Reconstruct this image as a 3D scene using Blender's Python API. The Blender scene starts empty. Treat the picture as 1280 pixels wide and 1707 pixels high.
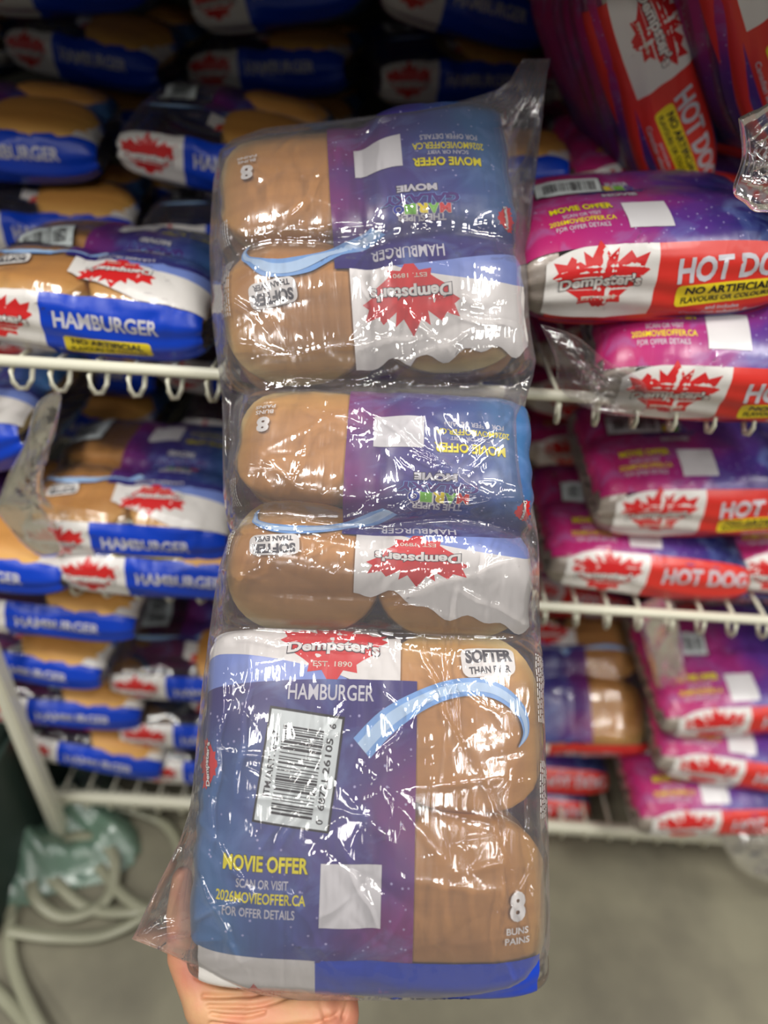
import bpy, bmesh, math, random
import numpy as np
from mathutils import Vector, Matrix, Euler
from mathutils.bvhtree import BVHTree

SC = bpy.context.scene
COL = SC.collection
PI = math.pi
random.seed(5)

# ------------------------------------------------------------------ camera
FPX = 1138.0
CAMZ = 1.35
PITCH = math.radians(35)
ROLL = math.radians(3.6)
U0 = Vector((0, math.sin(PITCH), math.cos(PITCH)))
X0 = Vector((1, 0, 0))
FWD = Vector((0, math.cos(PITCH), -math.sin(PITCH)))
R = X0 * math.cos(ROLL) + U0 * math.sin(ROLL)
U = -X0 * math.sin(ROLL) + U0 * math.cos(ROLL)
CAM = Matrix(((R.x, U.x, -FWD.x, 0), (R.y, U.y, -FWD.y, 0), (R.z, U.z, -FWD.z, CAMZ), (0, 0, 0, 1)))
cam = bpy.data.cameras.new('camera')
cam.sensor_fit = 'VERTICAL'
cam.sensor_height = 36.0
cam.lens = FPX / 1707 * 36.0
cam.clip_start = 0.02
cam.dof.use_dof = True
cam.dof.focus_distance = 0.545
cam.dof.aperture_fstop = 1.9
camo = bpy.data.objects.new('camera', cam)
COL.objects.link(camo)
camo.matrix_world = CAM
SC.camera = camo

# ------------------------------------------------------------------ world, lights, exposure
w = bpy.data.worlds.new('world')
SC.world = w
w.use_nodes = True
w.node_tree.nodes['Background'].inputs[0].default_value = (1.0, 0.98, 0.94, 1)
w.node_tree.nodes['Background'].inputs[1].default_value = 0.13
SC.view_settings.view_transform = 'Standard'
SC.view_settings.look = 'None'
SC.view_settings.gamma = 1
SC.view_settings.exposure = 0.0
SC.view_settings.use_curve_mapping = False
SC.cycles.transparent_max_bounces = 32
SC.cycles.max_bounces = 8
SC.cycles.caustics_reflective = False
SC.cycles.caustics_refractive = False


def lamp(x, y, z, sx, sy, power, col=(1, 0.97, 0.92), aim=(0, 0.4, 1.0)):
    l = bpy.data.lights.new('ceiling_lamp', 'AREA')
    l.shape = 'RECTANGLE'
    l.size = sx
    l.size_y = sy
    l.energy = power
    l.color = col
    o = bpy.data.objects.new('ceiling_lamp', l)
    COL.objects.link(o)
    o.location = (x, y, z)
    o.rotation_euler = (Vector(aim) - Vector((x, y, z))).to_track_quat('-Z', 'Y').to_euler()
    return o


for (lx, ly, lp) in ((-1.5, -0.6, 74), (1.7, -0.6, 74), (-1.8, -2.9, 34), (2.0, -2.9, 34), (-3.6, -1.6, 24), (3.8, -1.6, 24), (0.1, -5.0, 22), (-2.6, -5.2, 14), (2.8, -5.2, 14), (0.15, 0.6, 26)):
    lamp(lx, ly, 4.3, 1.3, 0.22, lp)


# ------------------------------------------------------------------ helpers
def lin(c):
    c = c / 255.0
    return c / 12.92 if c <= 0.04045 else ((c + 0.055) / 1.055) ** 2.4


def rgb(r, g, b):
    return (lin(r), lin(g), lin(b), 1)


def C(px, py, d):
    """world point of a photo pixel at depth d along the camera axis"""
    return CAM @ Vector(((px - 640) / FPX * d, -(py - 853.5) / FPX * d, -d))


def Cy(px, py, y):
    """world point where the pixel's ray meets the plane y = const"""
    a = C(px, py, 1.0)
    o = Vector((0, 0, CAMZ))
    d = a - o
    return o + d * (y / d.y)


def Cz(px, py, z):
    a = C(px, py, 1.0)
    o = Vector((0, 0, CAMZ))
    d = a - o
    return o + d * ((z - CAMZ) / d.z)


def tag(o, label=None, cat=None, group=None, kind=None):
    if label: o['label'] = label
    if cat: o['category'] = cat
    if group: o['group'] = group
    if kind: o['kind'] = kind
    return o


def empty(name, mat):
    o = bpy.data.objects.new(name, None)
    COL.objects.link(o)
    o.empty_display_size = 0.02
    o.matrix_world = mat
    return o


def mesh(name, verts, faces, mat=None, smooth=True, uv=None):
    me = bpy.data.meshes.new(name)
    me.from_pydata([tuple(v) for v in verts], [], faces)
    if smooth:
        me.polygons.foreach_set('use_smooth', [True] * len(me.polygons))
    if uv is not None:
        l = me.uv_layers.new(name='UVMap')
        idx = np.zeros(len(me.loops), dtype=np.int32)
        me.loops.foreach_get('vertex_index', idx)
        l.data.foreach_set('uv', np.asarray(uv, dtype=np.float32)[idx].ravel())
    if mat: me.materials.append(mat)
    me.update()
    return me


def link(name, me, parent=None, mat=None):
    o = bpy.data.objects.new(name, me)
    COL.objects.link(o)
    if parent: o.parent = parent
    if mat is not None: o.matrix_world = mat
    return o


def bm_mesh(name, bm, mat, smooth=True):
    me = bpy.data.meshes.new(name)
    bm.to_mesh(me)
    bm.free()
    if smooth:
        me.polygons.foreach_set('use_smooth', [True] * len(me.polygons))
    me.materials.append(mat)
    return me


def box_bm(cx, cy, cz, sx, sy, sz, bev=0.0):
    bm = bmesh.new()
    bmesh.ops.create_cube(bm, size=1)
    for v in bm.verts:
        v.co = Vector((cx + v.co.x * sx, cy + v.co.y * sy, cz + v.co.z * sz))
    if bev:
        bmesh.ops.bevel(bm, geom=bm.edges[:], offset=bev, segments=2, affect='EDGES')
    return bm


def tube(pts, r, n=8, close=True, rads=None):
    """verts, faces of a tube along pts"""
    pts = [Vector(p) for p in pts]
    V, F = [], []
    up = Vector((0.13, 0.21, 0.97)).normalized()
    for i, p in enumerate(pts):
        a = pts[max(0, i - 1)]
        b = pts[min(len(pts) - 1, i + 1)]
        t = (b - a).normalized()
        s = t.cross(up)
        if s.length < 1e-4: s = t.cross(Vector((1, 0, 0)))
        s.normalize()
        q = s.cross(t)
        rr = rads[i] if rads else r
        for k in range(n):
            an = 2 * PI * k / n
            V.append(p + (s * math.cos(an) + q * math.sin(an)) * rr)
    for i in range(len(pts) - 1):
        for k in range(n):
            k2 = (k + 1) % n
            F.append((i * n + k, i * n + k2, (i + 1) * n + k2, (i + 1) * n + k))
    if close:
        F.append(tuple(range(n))[::-1])
        F.append(tuple((len(pts) - 1) * n + k for k in range(n)))
    return V, F


def smooth_path(P, n=8):
    P = [Vector(p) for p in P]
    out = []
    for i in range(len(P) - 1):
        p0 = P[max(i - 1, 0)]; p1 = P[i]; p2 = P[i + 1]; p3 = P[min(i + 2, len(P) - 1)]
        for k in range(n):
            t = k / n
            out.append(0.5 * ((2 * p1) + (p2 - p0) * t + (2 * p0 - 5 * p1 + 4 * p2 - p3) * t * t + (3 * p1 - p0 - 3 * p2 + p3) * t ** 3))
    out.append(P[-1])
    return out


# ------------------------------------------------------------------ materials
class NT:
    def __init__(s, name):
        s.m = bpy.data.materials.new(name)
        s.m.use_nodes = True
        s.t = s.m.node_tree
        s.t.nodes.clear()
        s.out = s.t.nodes.new('ShaderNodeOutputMaterial')

    def n(s, typ, **kw):
        nd = s.t.nodes.new('ShaderNode' + typ)
        for k, v in kw.items():
            if k.startswith('i_'):
                key = k[2:]
                nd.inputs[int(key) if key.isdigit() else key.replace('_', ' ')].default_value = v
            else:
                setattr(nd, k, v)
        return nd

    def l(s, a, ao, b, bi):
        s.t.links.new(a.outputs[ao], b.inputs[bi])


def crumple(t, scale=55.0, strength=0.35, dist=0.004, fine=True):
    """long soft creases of thin plastic"""
    tc = t.n('TexCoord')
    prev = None
    for ang, sc, st in ((0.35, 1.0, 1.0), (-0.9, 1.6, 0.6), (1.5, 0.7, 0.6), (0.1, 4.5, 0.22), (-1.2, 5.5, 0.18))[:5 if fine else 2]:
        mp = t.n('Mapping')
        mp.inputs['Rotation'].default_value = (0, 0, ang)
        mp.inputs['Scale'].default_value = (1.0, 0.14, 0.5)
        t.l(tc, 'Object', mp, 'Vector')
        no = t.n('TexNoise', i_Scale=scale * sc, i_Detail=1.0, i_Distortion=0.4)
        t.l(mp, 0, no, 'Vector')
        sb = t.n('Math', operation='SUBTRACT')
        sb.inputs[1].default_value = 0.5
        t.l(no, 'Fac', sb, 0)
        ab = t.n('Math', operation='ABSOLUTE')
        t.l(sb, 0, ab, 0)
        bp = t.n('Bump', i_Strength=strength * st, i_Distance=dist)
        bp.invert = True
        t.l(ab, 0, bp, 'Height')
        if prev: t.l(prev, 'Normal', bp, 'Normal')
        prev = bp
    return prev


def printed(name, col, rough=0.32, spec=0.5, bump=0.25):
    t = NT(name)
    p = t.n('BsdfPrincipled', i_Roughness=rough)
    p.inputs['Base Color'].default_value = col
    p.inputs['Specular IOR Level'].default_value = spec
    if bump:
        b = crumple(t, 45, bump, 0.003, fine=False)
        t.l(b, 'Normal', p, 'Normal')
    t.l(p, 0, t.out, 0)
    return t.m


def galaxy(name, stops, topcol, y0, y1):
    """printed night-sky art: hue runs across the pack, stars and cloud noise; uv in metres"""
    t = NT(name)
    tc = t.n('UVMap')
    sx = t.n('SeparateXYZ')
    t.l(tc, 0, sx, 0)
    no = t.n('TexNoise', i_Scale=14.0, i_Detail=5.0)
    t.l(tc, 0, no, 'Vector')
    ma = t.n('MapRange')
    ma.inputs[1].default_value = -0.13
    ma.inputs[2].default_value = 0.13
    t.l(sx, 0, ma, 0)
    ad = t.n('Math', operation='MULTIPLY_ADD')
    ad.inputs[1].default_value = 0.55
    ad.inputs[2].default_value = -0.275
    t.l(no, 'Fac', ad, 0)
    ad2 = t.n('Math', operation='ADD')
    t.l(ad, 0, ad2, 0)
    t.l(ma, 0, ad2, 1)
    cr = t.n('ValToRGB')
    el = cr.color_ramp.elements
    el[0].position = stops[0][0]; el[0].color = stops[0][1]
    el[1].position = stops[-1][0]; el[1].color = stops[-1][1]
    for p_, c_ in stops[1:-1]:
        e = el.new(p_); e.color = c_
    t.l(ad2, 0, cr, 0)
    mr = t.n('MapRange')
    mr.inputs[1].default_value = y0
    mr.inputs[2].default_value = y1
    mr.interpolation_type = 'SMOOTHSTEP'
    t.l(sx, 1, mr, 0)
    mix = t.n('MixRGB')
    mix.inputs[2].default_value = topcol
    t.l(mr, 0, mix, 0)
    t.l(cr, 0, mix, 1)
    # light cloud wisps
    n2 = t.n('TexNoise', i_Scale=22.0, i_Detail=6.0, i_Distortion=1.2)
    t.l(tc, 0, n2, 'Vector')
    c2 = t.n('ValToRGB')
    c2.color_ramp.elements[0].position = 0.52
    c2.color_ramp.elements[1].position = 0.75
    c2.color_ramp.elements[1].color = (0.45, 0.45, 0.45, 1)
    t.l(n2, 'Fac', c2, 0)
    mw = t.n('MixRGB', blend_type='MIX')
    mw.inputs[2].default_value = rgb(120, 150, 205)
    t.l(c2, 0, mw, 0)
    t.l(mix, 0, mw, 1)
    # stars
    vo = t.n('TexVoronoi', i_Scale=130.0)
    t.l(tc, 0, vo, 'Vector')
    cs = t.n('ValToRGB')
    cs.color_ramp.elements[0].position = 0.06
    cs.color_ramp.elements[0].color = (0.7, 0.7, 0.7, 1)
    cs.color_ramp.elements[1].position = 0.15
    cs.color_ramp.elements[1].color = (0, 0, 0, 1)
    t.l(vo, 'Distance', cs, 0)
    ms = t.n('MixRGB')
    ms.inputs[2].default_value = rgb(200, 195, 235)
    t.l(cs, 0, ms, 0)
    t.l(mw, 0, ms, 1)
    p = t.n('BsdfPrincipled', i_Roughness=0.3)
    t.l(ms, 0, p, 'Base Color')
    b = crumple(t, 45, 0.25, 0.003, fine=False)
    t.l(b, 'Normal', p, 'Normal')
    t.l(p, 0, t.out, 0)
    return t.m


def clearfilm(name, haze=0.05, gl=0.10, rough=0.07, scale=55, bump=0.5, tint=(0.97, 0.96, 0.97, 1), hcol=(0.85, 0.82, 0.88, 1)):
    t = NT(name)
    b = crumple(t, scale, bump, 0.005)
    tr = t.n('BsdfTransparent')
    tr.inputs[0].default_value = tint
    g = t.n('BsdfGlossy')
    g.inputs['Roughness'].default_value = rough
    g.inputs[0].default_value = (1, 1, 1, 1)
    t.l(b, 'Normal', g, 'Normal')
    df = t.n('BsdfDiffuse')
    df.inputs[0].default_value = hcol
    lw = t.n('LayerWeight', i_Blend=0.35)
    t.l(b, 'Normal', lw, 'Normal')
    m1 = t.n('MixShader')
    lw2 = t.n('LayerWeight', i_Blend=0.5)
    h = t.n('MapRange')
    h.inputs[3].default_value = haze
    h.inputs[4].default_value = min(0.9, haze * 5 + 0.05)
    pw = t.n('Math', operation='POWER')
    pw.inputs[1].default_value = 3.0
    t.l(lw2, 'Facing', pw, 0)
    t.l(pw, 0, h, 0)
    t.l(h, 0, m1, 0)
    t.l(tr, 0, m1, 1)
    t.l(df, 0, m1, 2)
    m2 = t.n('MixShader')
    f = t.n('MapRange')
    f.inputs[3].default_value = gl
    f.inputs[4].default_value = 0.75
    t.l(lw, 'Fresnel', f, 0)
    t.l(f, 0, m2, 0)
    t.l(m1, 0, m2, 1)
    t.l(g, 0, m2, 2)
    t.l(m2, 0, t.out, 0)
    return t.m


def simple(name, col, rough=0.5, spec=0.5, metal=0.0, noise=None):
    t = NT(name)
    p = t.n('BsdfPrincipled', i_Roughness=rough, i_Metallic=metal)
    p.inputs['Specular IOR Level'].default_value = spec
    if noise:
        tc = t.n('TexCoord')
        no = t.n('TexNoise', i_Scale=noise[0], i_Detail=6.0)
        t.l(tc, 'Object', no, 'Vector')
        mx = t.n('MixRGB')
        mx.inputs[1].default_value = col
        mx.inputs[2].default_value = noise[1]
        cr = t.n('ValToRGB')
        cr.color_ramp.elements[0].position = 0.35
        cr.color_ramp.elements[1].position = 0.68
        t.l(no, 'Fac', cr, 0)
        t.l(cr, 0, mx, 0)
        t.l(mx, 0, p, 'Base Color')
    else:
        p.inputs['Base Color'].default_value = col
    t.l(p, 0, t.out, 0)
    return t.m


def bun_mat():
    t = NT('golden_bun_crust')
    tc = t.n('TexCoord')
    s = t.n('SeparateXYZ')
    t.l(tc, 'Object', s, 0)
    ab = t.n('Math', operation='ABSOLUTE')
    t.l(s, 2, ab, 0)
    no = t.n('TexNoise', i_Scale=30.0, i_Detail=4.0)
    t.l(tc, 'Object', no, 'Vector')
    ad = t.n('Math', operation='MULTIPLY_ADD')
    ad.inputs[1].default_value = 0.008
    t.l(no, 'Fac', ad, 0)
    t.l(s, 2, ad, 2)
    cr = t.n('ValToRGB')
    el = cr.color_ramp.elements
    el[0].position = 0.25; el[0].color = rgb(244, 220, 150)
    el[1].position = 0.9; el[1].color = rgb(204, 144, 72)
    e = el.new(0.5); e.color = rgb(220, 168, 88)
    mr = t.n('MapRange')
    mr.inputs[1].default_value = -0.010
    mr.inputs[2].default_value = 0.022
    t.l(ad, 0, mr, 0)
    t.l(mr, 0, cr, 0)
    n2 = t.n('TexNoise', i_Scale=16.0, i_Detail=3.0)
    mp = t.n('Mapping')
    mp.inputs['Scale'].default_value = (0.6, 5.0, 1)
    mp.inputs['Rotation'].default_value = (0, 0, 0.5)
    t.l(tc, 'Object', mp, 0)
    t.l(mp, 0, n2, 'Vector')
    mx = t.n('MixRGB', blend_type='MULTIPLY', i_0=0.45)
    t.l(cr, 0, mx, 1)
    c2 = t.n('ValToRGB')
    c2.color_ramp.elements[0].position = 0.35
    c2.color_ramp.elements[0].color = (0.72, 0.66, 0.6, 1)
    c2.color_ramp.elements[1].position = 0.6
    t.l(n2, 'Fac', c2, 0)
    t.l(c2, 0, mx, 2)
    p = t.n('BsdfPrincipled', i_Roughness=0.55)
    t.l(mx, 0, p, 'Base Color')
    t.l(p, 0, t.out, 0)
    return t.m


M = {}
M['white'] = printed('white_print', rgb(222, 218, 214))
M['peri'] = printed('periwinkle_print', rgb(118, 138, 205))
M['blue'] = printed('blue_print', rgb(8, 62, 190))
M['red'] = printed('red_print', rgb(214, 52, 44))
M['leafred'] = printed('leaf_red_print', rgb(206, 40, 42))
M['yellow'] = printed('yellow_print', rgb(232, 208, 40))
M['lime'] = printed('lime_print', rgb(120, 190, 70))
M['offer'] = printed('offer_yellow_print', rgb(228, 214, 24))
M['black'] = printed('black_print', rgb(30, 26, 30))
M['grey'] = printed('light_grey_print', rgb(196, 194, 202))
M['dark'] = printed('dark_outline_print', rgb(60, 58, 66))
M['logopurple'] = printed('logo_purple_print', rgb(72, 40, 120))
M['logoblue'] = printed('logo_blue_print', rgb(44, 60, 160))
M['swoosh'] = printed('comet_blue_print', rgb(120, 165, 222))
M['swooshlight'] = printed('comet_pale_print', rgb(178, 206, 236))
M['plate'] = printed('pale_panel_print', rgb(214, 212, 214))
M['sticker'] = printed('sticker_paper', rgb(214, 222, 222), 0.45, bump=0)
M['pink'] = printed('pink_print', rgb(206, 60, 120))
M['cream'] = printed('cream_print', rgb(214, 200, 184))
M['galaxy'] = galaxy('galaxy_hamburger_print', [(0.06, rgb(62, 104, 152)), (0.26, rgb(62, 74, 138)), (0.45, rgb(72, 52, 122)), (0.62, rgb(118, 44, 112)), (0.8, rgb(154, 44, 114))], rgb(50, 40, 112), 0.05, 0.13)
M['galaxy_pink'] = galaxy('galaxy_hot_dog_print', [(0.05, rgb(182, 42, 110)), (0.42, rgb(158, 50, 124)), (0.6, rgb(96, 52, 140)), (0.82, rgb(44, 44, 112)), (1.0, rgb(24, 26, 72))], rgb(84, 34, 92), 0.1, 0.17)
M['film'] = clearfilm('clear_wrapper_film', haze=0.015, gl=0.035, rough=0.16, scale=34, bump=0.3)
M['bag'] = clearfilm('clear_bag_film', haze=0.05, gl=0.045, rough=0.05, scale=30, bump=0.42)
M['bagback'] = clearfilm('clear_bag_film_rear', haze=0.03, gl=0.05, rough=0.1, scale=42, bump=0.6)
M['bun'] = bun_mat()
M['rail'] = simple('cream_enamel_steel', rgb(226, 224, 204), 0.35)
M['floor'] = simple('worn_concrete', rgb(134, 130, 110), 0.6, noise=(9.0, rgb(112, 108, 92)))

# ------------------------------------------------------------------ pack surface


def arc_table(fx, fy, n=3000):
    t = np.linspace(0, 1, n)
    x = fx(t); y = fy(t)
    d = np.concatenate([[0], np.cumsum(np.hypot(np.diff(x), np.diff(y)))])
    return d, x, y


class Pack:
    """closed pillow surface; xs = arc length across, s = arc length round the girth (0 = middle of the face)"""

    def __init__(P, W=0.25, H=0.235, T=0.09, seed=1, crease=0.0, creasey=0.0, vcrease=0.003, nrid=60, amp=0.0016, ymap=None, warp=None):
        P.W, P.H, P.T = W, H, T
        P.ymap = ymap
        P.ax = 1.0
        P.warp = warp
        e = 3.0
        th = lambda t: t * PI / 2
        d, y, z = arc_table(lambda t: H / 2 * np.sin(th(t)) ** (2 / e), lambda t: T / 2 * np.cos(th(t)) ** (2 / e))
        P.q = d[-1]
        P.sd, P.sy, P.sz = d, y, z
        e2 = 3.6
        d, x, k = arc_table(lambda t: W / 2 * np.sin(th(t)) ** (2 / e2), lambda t: T / 2 * np.cos(th(t)) ** (2 / e2))
        P.hx = d[-1]
        P.xd, P.xx, P.xk = d, x, k / (T / 2)
        rs = np.random.RandomState(seed)
        P.rid = []
        for i in range(nrid):
            a = rs.uniform(0, PI)
            P.rid.append((rs.uniform(-W / 2, W / 2), rs.uniform(-P.q, P.q), math.cos(a), math.sin(a), rs.uniform(0.012, 0.05), rs.uniform(0.0015, 0.005), rs.uniform(-1, 1) * amp))
        P.crease, P.cy, P.vc = crease, creasey, vcrease

    def base(P, xs, s):
        L = 4 * P.q
        s = (s + L / 2) % L - L / 2
        a = np.abs(s)
        top = a <= P.q
        aa = np.where(top, a, 2 * P.q - a)
        y = np.interp(aa, P.sd, P.sy) * np.sign(s)
        z = np.interp(aa, P.sd, P.sz) * np.where(top, 1, -1)
        ax = np.clip(np.abs(xs), 0, P.hx)
        x = np.interp(ax, P.xd, P.xx) * np.sign(xs)
        k = np.interp(ax, P.xd, P.xk)
        k = np.clip(k, 0, 1)
        ky = 1 - 0.16 * (1 - k) ** 1.3
        out = np.stack([x, y * ky, z * (0.04 + 0.96 * k)], -1)
        if P.warp is not None:
            out = P.warp(out)
        return out

    def disp(P, xs, s, b):
        d = np.zeros_like(xs)
        fw = np.clip(b[..., 2] / (P.T * 0.35), 0, 1)
        if P.crease:
            cyy = P.cy + 0.004 * np.sin(xs * 40 + 1.0)
            d -= P.crease * np.exp(-((b[..., 1] - cyy) / 0.011) ** 2) * fw
            d += P.crease * 0.25 * np.exp(-((np.abs(b[..., 1] - cyy) - 0.035) / 0.02) ** 2) * fw
        d -= P.vc * np.exp(-((b[..., 0] - 0.002) / 0.012) ** 2) * fw
        for (x0, s0, c, sn, ln, wd, am) in P.rid:
            dx = xs - x0; ds = s - s0
            al = dx * c + ds * sn
            pe = -dx * sn + ds * c
            d += am * np.exp(-np.abs(pe) / wd - (al / ln) ** 2)
        # gathers on the girth bands
        d += 0.0012 * np.sin(s * 260 + 2.5 * np.sin(xs * 22)) * np.clip((np.abs(s) - 0.1) / 0.04, 0, 1) * np.clip((2 * P.q - np.abs(s)) / 0.05, 0, 1)
        # gathers at the ends
        ex = np.clip((np.abs(xs) - P.hx + 0.035) / 0.03, 0, 1)
        d += 0.0016 * ex * np.sin(s * 190 + 3 * np.sin(s * 31))
        return d

    def S(P, xs, s, off=0.0):
        xs = np.asarray(xs, float); s = np.asarray(s, float)
        b = P.base(xs, s)
        e = 1e-3
        xa = np.clip(xs, -P.hx + 2 * e, P.hx - 2 * e)
        du = P.base(xa + e, s) - P.base(xa - e, s)
        dv = P.base(xs, s + e) - P.base(xs, s - e)
        n = np.cross(du, dv)
        n /= np.maximum(np.linalg.norm(n, axis=-1, keepdims=True), 1e-12)
        return b + n * (P.disp(xs, s, b) + off)[..., None]

    def shell(P, nx, ns):
        xs = np.linspace(-1, 1, nx)
        xs = P.hx * np.sin(xs * PI / 2 * 0.93) / math.sin(PI / 2 * 0.93)
        s = np.linspace(-2 * P.q, 2 * P.q, ns, endpoint=False)
        XX, SS = np.meshgrid(xs, s, indexing='ij')
        V = P.S(XX, SS, 0.0)
        F = []
        for i in range(nx - 1):
            for j in range(ns):
                j2 = (j + 1) % ns
                F.append((i * ns + j, (i + 1) * ns + j, (i + 1) * ns + j2, i * ns + j2))
        return V.reshape(-1, 3), F


ART0 = 0.056   # art y (0 at the offer panel's centre) minus s


def map_front(pk):
    def f(X, Y):
        s = np.interp(Y, pk.ymap[0], pk.ymap[1]) if pk.ymap is not None else Y - ART0
        return X * pk.ax, s
    return f


def map_band_top(pk):        # band on the edge above the leaf, read from outside
    return lambda X, Y: (-X, pk.q - Y)


def map_band_bottom(pk):
    return lambda X, Y: (X, -pk.q + Y)


def panel(pk, mp, x0, x1, f0, f1, off, mat, name, step=0.0045):
    """ruled panel between Y=f0(X) and Y=f1(X)"""
    nx = max(2, int((x1 - x0) / step) + 1)
    X = np.linspace(x0, x1, nx)
    Y0 = np.array([f0(x) for x in X]) if callable(f0) else np.full(nx, f0)
    Y1 = np.array([f1(x) for x in X]) if callable(f1) else np.full(nx, f1)
    ny = max(2, int(np.max(np.abs(Y1 - Y0)) / step) + 1)
    t = np.linspace(0, 1, ny)
    XX = np.repeat(X[:, None], ny, 1)
    YY = Y0[:, None] * (1 - t) + Y1[:, None] * t
    xs, s = mp(XX, YY)
    V = pk.S(xs, s, off)
    F = []
    for i in range(nx - 1):
        for j in range(ny - 1):
            F.append((i * ny + j, (i + 1) * ny + j, (i + 1) * ny + j + 1, i * ny + j + 1))
    uv = np.stack([XX, YY], -1).reshape(-1, 2)
    return mesh(name, V.reshape(-1, 3), F, mat, True, uv)


def cut_bm(bm, step=0.005):
    if not bm.verts: return
    for ax in (0, 1):
        lo = min(v.co[ax] for v in bm.verts); hi = max(v.co[ax] for v in bm.verts)
        k = math.floor(lo / step) + 1
        while k * step < hi:
            p = Vector((0, 0, 0)); p[ax] = k * step
            nrm = Vector((0, 0, 0)); nrm[ax] = 1
            bmesh.ops.bisect_plane(bm, geom=bm.verts[:] + bm.edges[:] + bm.faces[:], plane_co=p, plane_no=nrm, dist=1e-7)
            k += 1


def flat2d(bm, pk, mp, off, mat, name, step=0.005):
    cut_bm(bm, step)
    bm.verts.index_update()
    X = np.array([v.co.x for v in bm.verts]); Y = np.array([v.co.y for v in bm.verts])
    F = [tuple(v.index for v in f.verts) for f in bm.faces]
    bm.free()
    xs, s = mp(X, Y)
    return mesh(name, pk.S(xs, s, off), F, mat, True)


_tc = {}


def text2d(body, w, h, cx=0, cy=0, rot=0.0, bold=0.0, shear=0.0, arc=0.0, ref=None, grow=1.0):
    """bmesh of the text fitted to a w x h box"""
    key = (body, round(bold, 4), shear)
    if key not in _tc:
        cu = bpy.data.curves.new('lettering', 'FONT')
        cu.body = body
        cu.offset = bold
        cu.shear = shear
        cu.resolution_u = 3
        cu.align_x = 'CENTER'
        ob = bpy.data.objects.new('lettering', cu)
        COL.objects.link(ob)
        bpy.context.view_layer.update()
        dg = bpy.context.evaluated_depsgraph_get()
        me = bpy.data.meshes.new_from_object(ob.evaluated_get(dg))
        V = np.array([v.co[:2] for v in me.vertices]); F = [tuple(p.vertices) for p in me.polygons]
        bpy.data.objects.remove(ob)
        bpy.data.curves.remove(cu)
        bpy.data.meshes.remove(me)
        _tc[key] = (V, F)
    V, F = _tc[key]
    RV = V
    if ref is not None:
        text2d(body, 1, 1, bold=ref, shear=shear).free()
        RV = _tc[(body, round(ref, 4), shear)][0]
    mn = RV.min(0); mx = RV.max(0)
    P = (V - (mn + mx) / 2) / (mx - mn)
    x = P[:, 0] * w; y = P[:, 1] * h
    if arc: y = y + arc * (1 - (2 * P[:, 0]) ** 2)
    c, s_ = math.cos(rot), math.sin(rot)
    bm = bmesh.new()
    vs = [bm.verts.new((cx + a * c - b * s_, cy + a * s_ + b * c, 0)) for a, b in zip(x, y)]
    for f in F:
        try: bm.faces.new([vs[i] for i in f])
        except ValueError: pass
    return bm


def poly2d(pts, cx=0, cy=0, sx=1, sy=1, rot=0):
    c, s_ = math.cos(rot), math.sin(rot)
    bm = bmesh.new()
    vs = []
    for (x, y) in pts:
        a, b = x * sx, y * sy
        vs.append(bm.verts.new((cx + a * c - b * s_, cy + a * s_ + b * c, 0)))
    es = [bm.edges.new((vs[i], vs[(i + 1) % len(vs)])) for i in range(len(vs))]
    bmesh.ops.triangle_fill(bm, use_beauty=True, edges=es)
    return bm


def rects2d(rs, cx=0, cy=0, rot=0):
    c, s_ = math.cos(rot), math.sin(rot)
    bm = bmesh.new()
    for (x0, y0, x1, y1) in rs:
        vs = [bm.verts.new((cx + a * c - b * s_, cy + a * s_ + b * c, 0)) for a, b in ((x0, y0), (x1, y0), (x1, y1), (x0, y1))]
        bm.faces.new(vs)
    return bm


def rrect(w, h, r=0.003, n=4):
    out = []
    for cx, cy, a0 in ((w / 2 - r, h / 2 - r, 0), (-w / 2 + r, h / 2 - r, 90), (-w / 2 + r, -h / 2 + r, 180), (w / 2 - r, -h / 2 + r, 270)):
        for k in range(n + 1):
            a = math.radians(a0 + 90 * k / n)
            out.append((cx + r * math.cos(a), cy + r * math.sin(a)))
    return out


_h = [(0, 1.0), (.19, .62), (.37, .78), (.33, .46), (.62, .70), (.72, .52), (1.0, .62), (.90, .34), (1.03, .24), (.82, .08), (.88, -.02), (.56, -.24), (.44, -.34), (.46, -.5), (.2, -.46), (.1, -.62)]
LEAF = _h + [(-x, y) for x, y in reversed(_h[1:])]

BARS = []
_rs = random.Random(9)
_x = 0.0
while _x < 1.0:
    _w = _rs.choice([.012, .012, .022, .03])
    BARS.append((_x, min(1.0, _x + _w)))
    _x += _w + _rs.choice([.010, .014, .022, .03])


class Art:
    """collects the flat print of one kind of pack as (part name, mesh) pairs"""

    def __init__(s, pk):
        s.pk = pk
        s.items = []

    def add(s, name, me, label=None, parent=None):
        s.items.append((name, me, label, parent))
        return len(s.items) - 1


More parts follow.
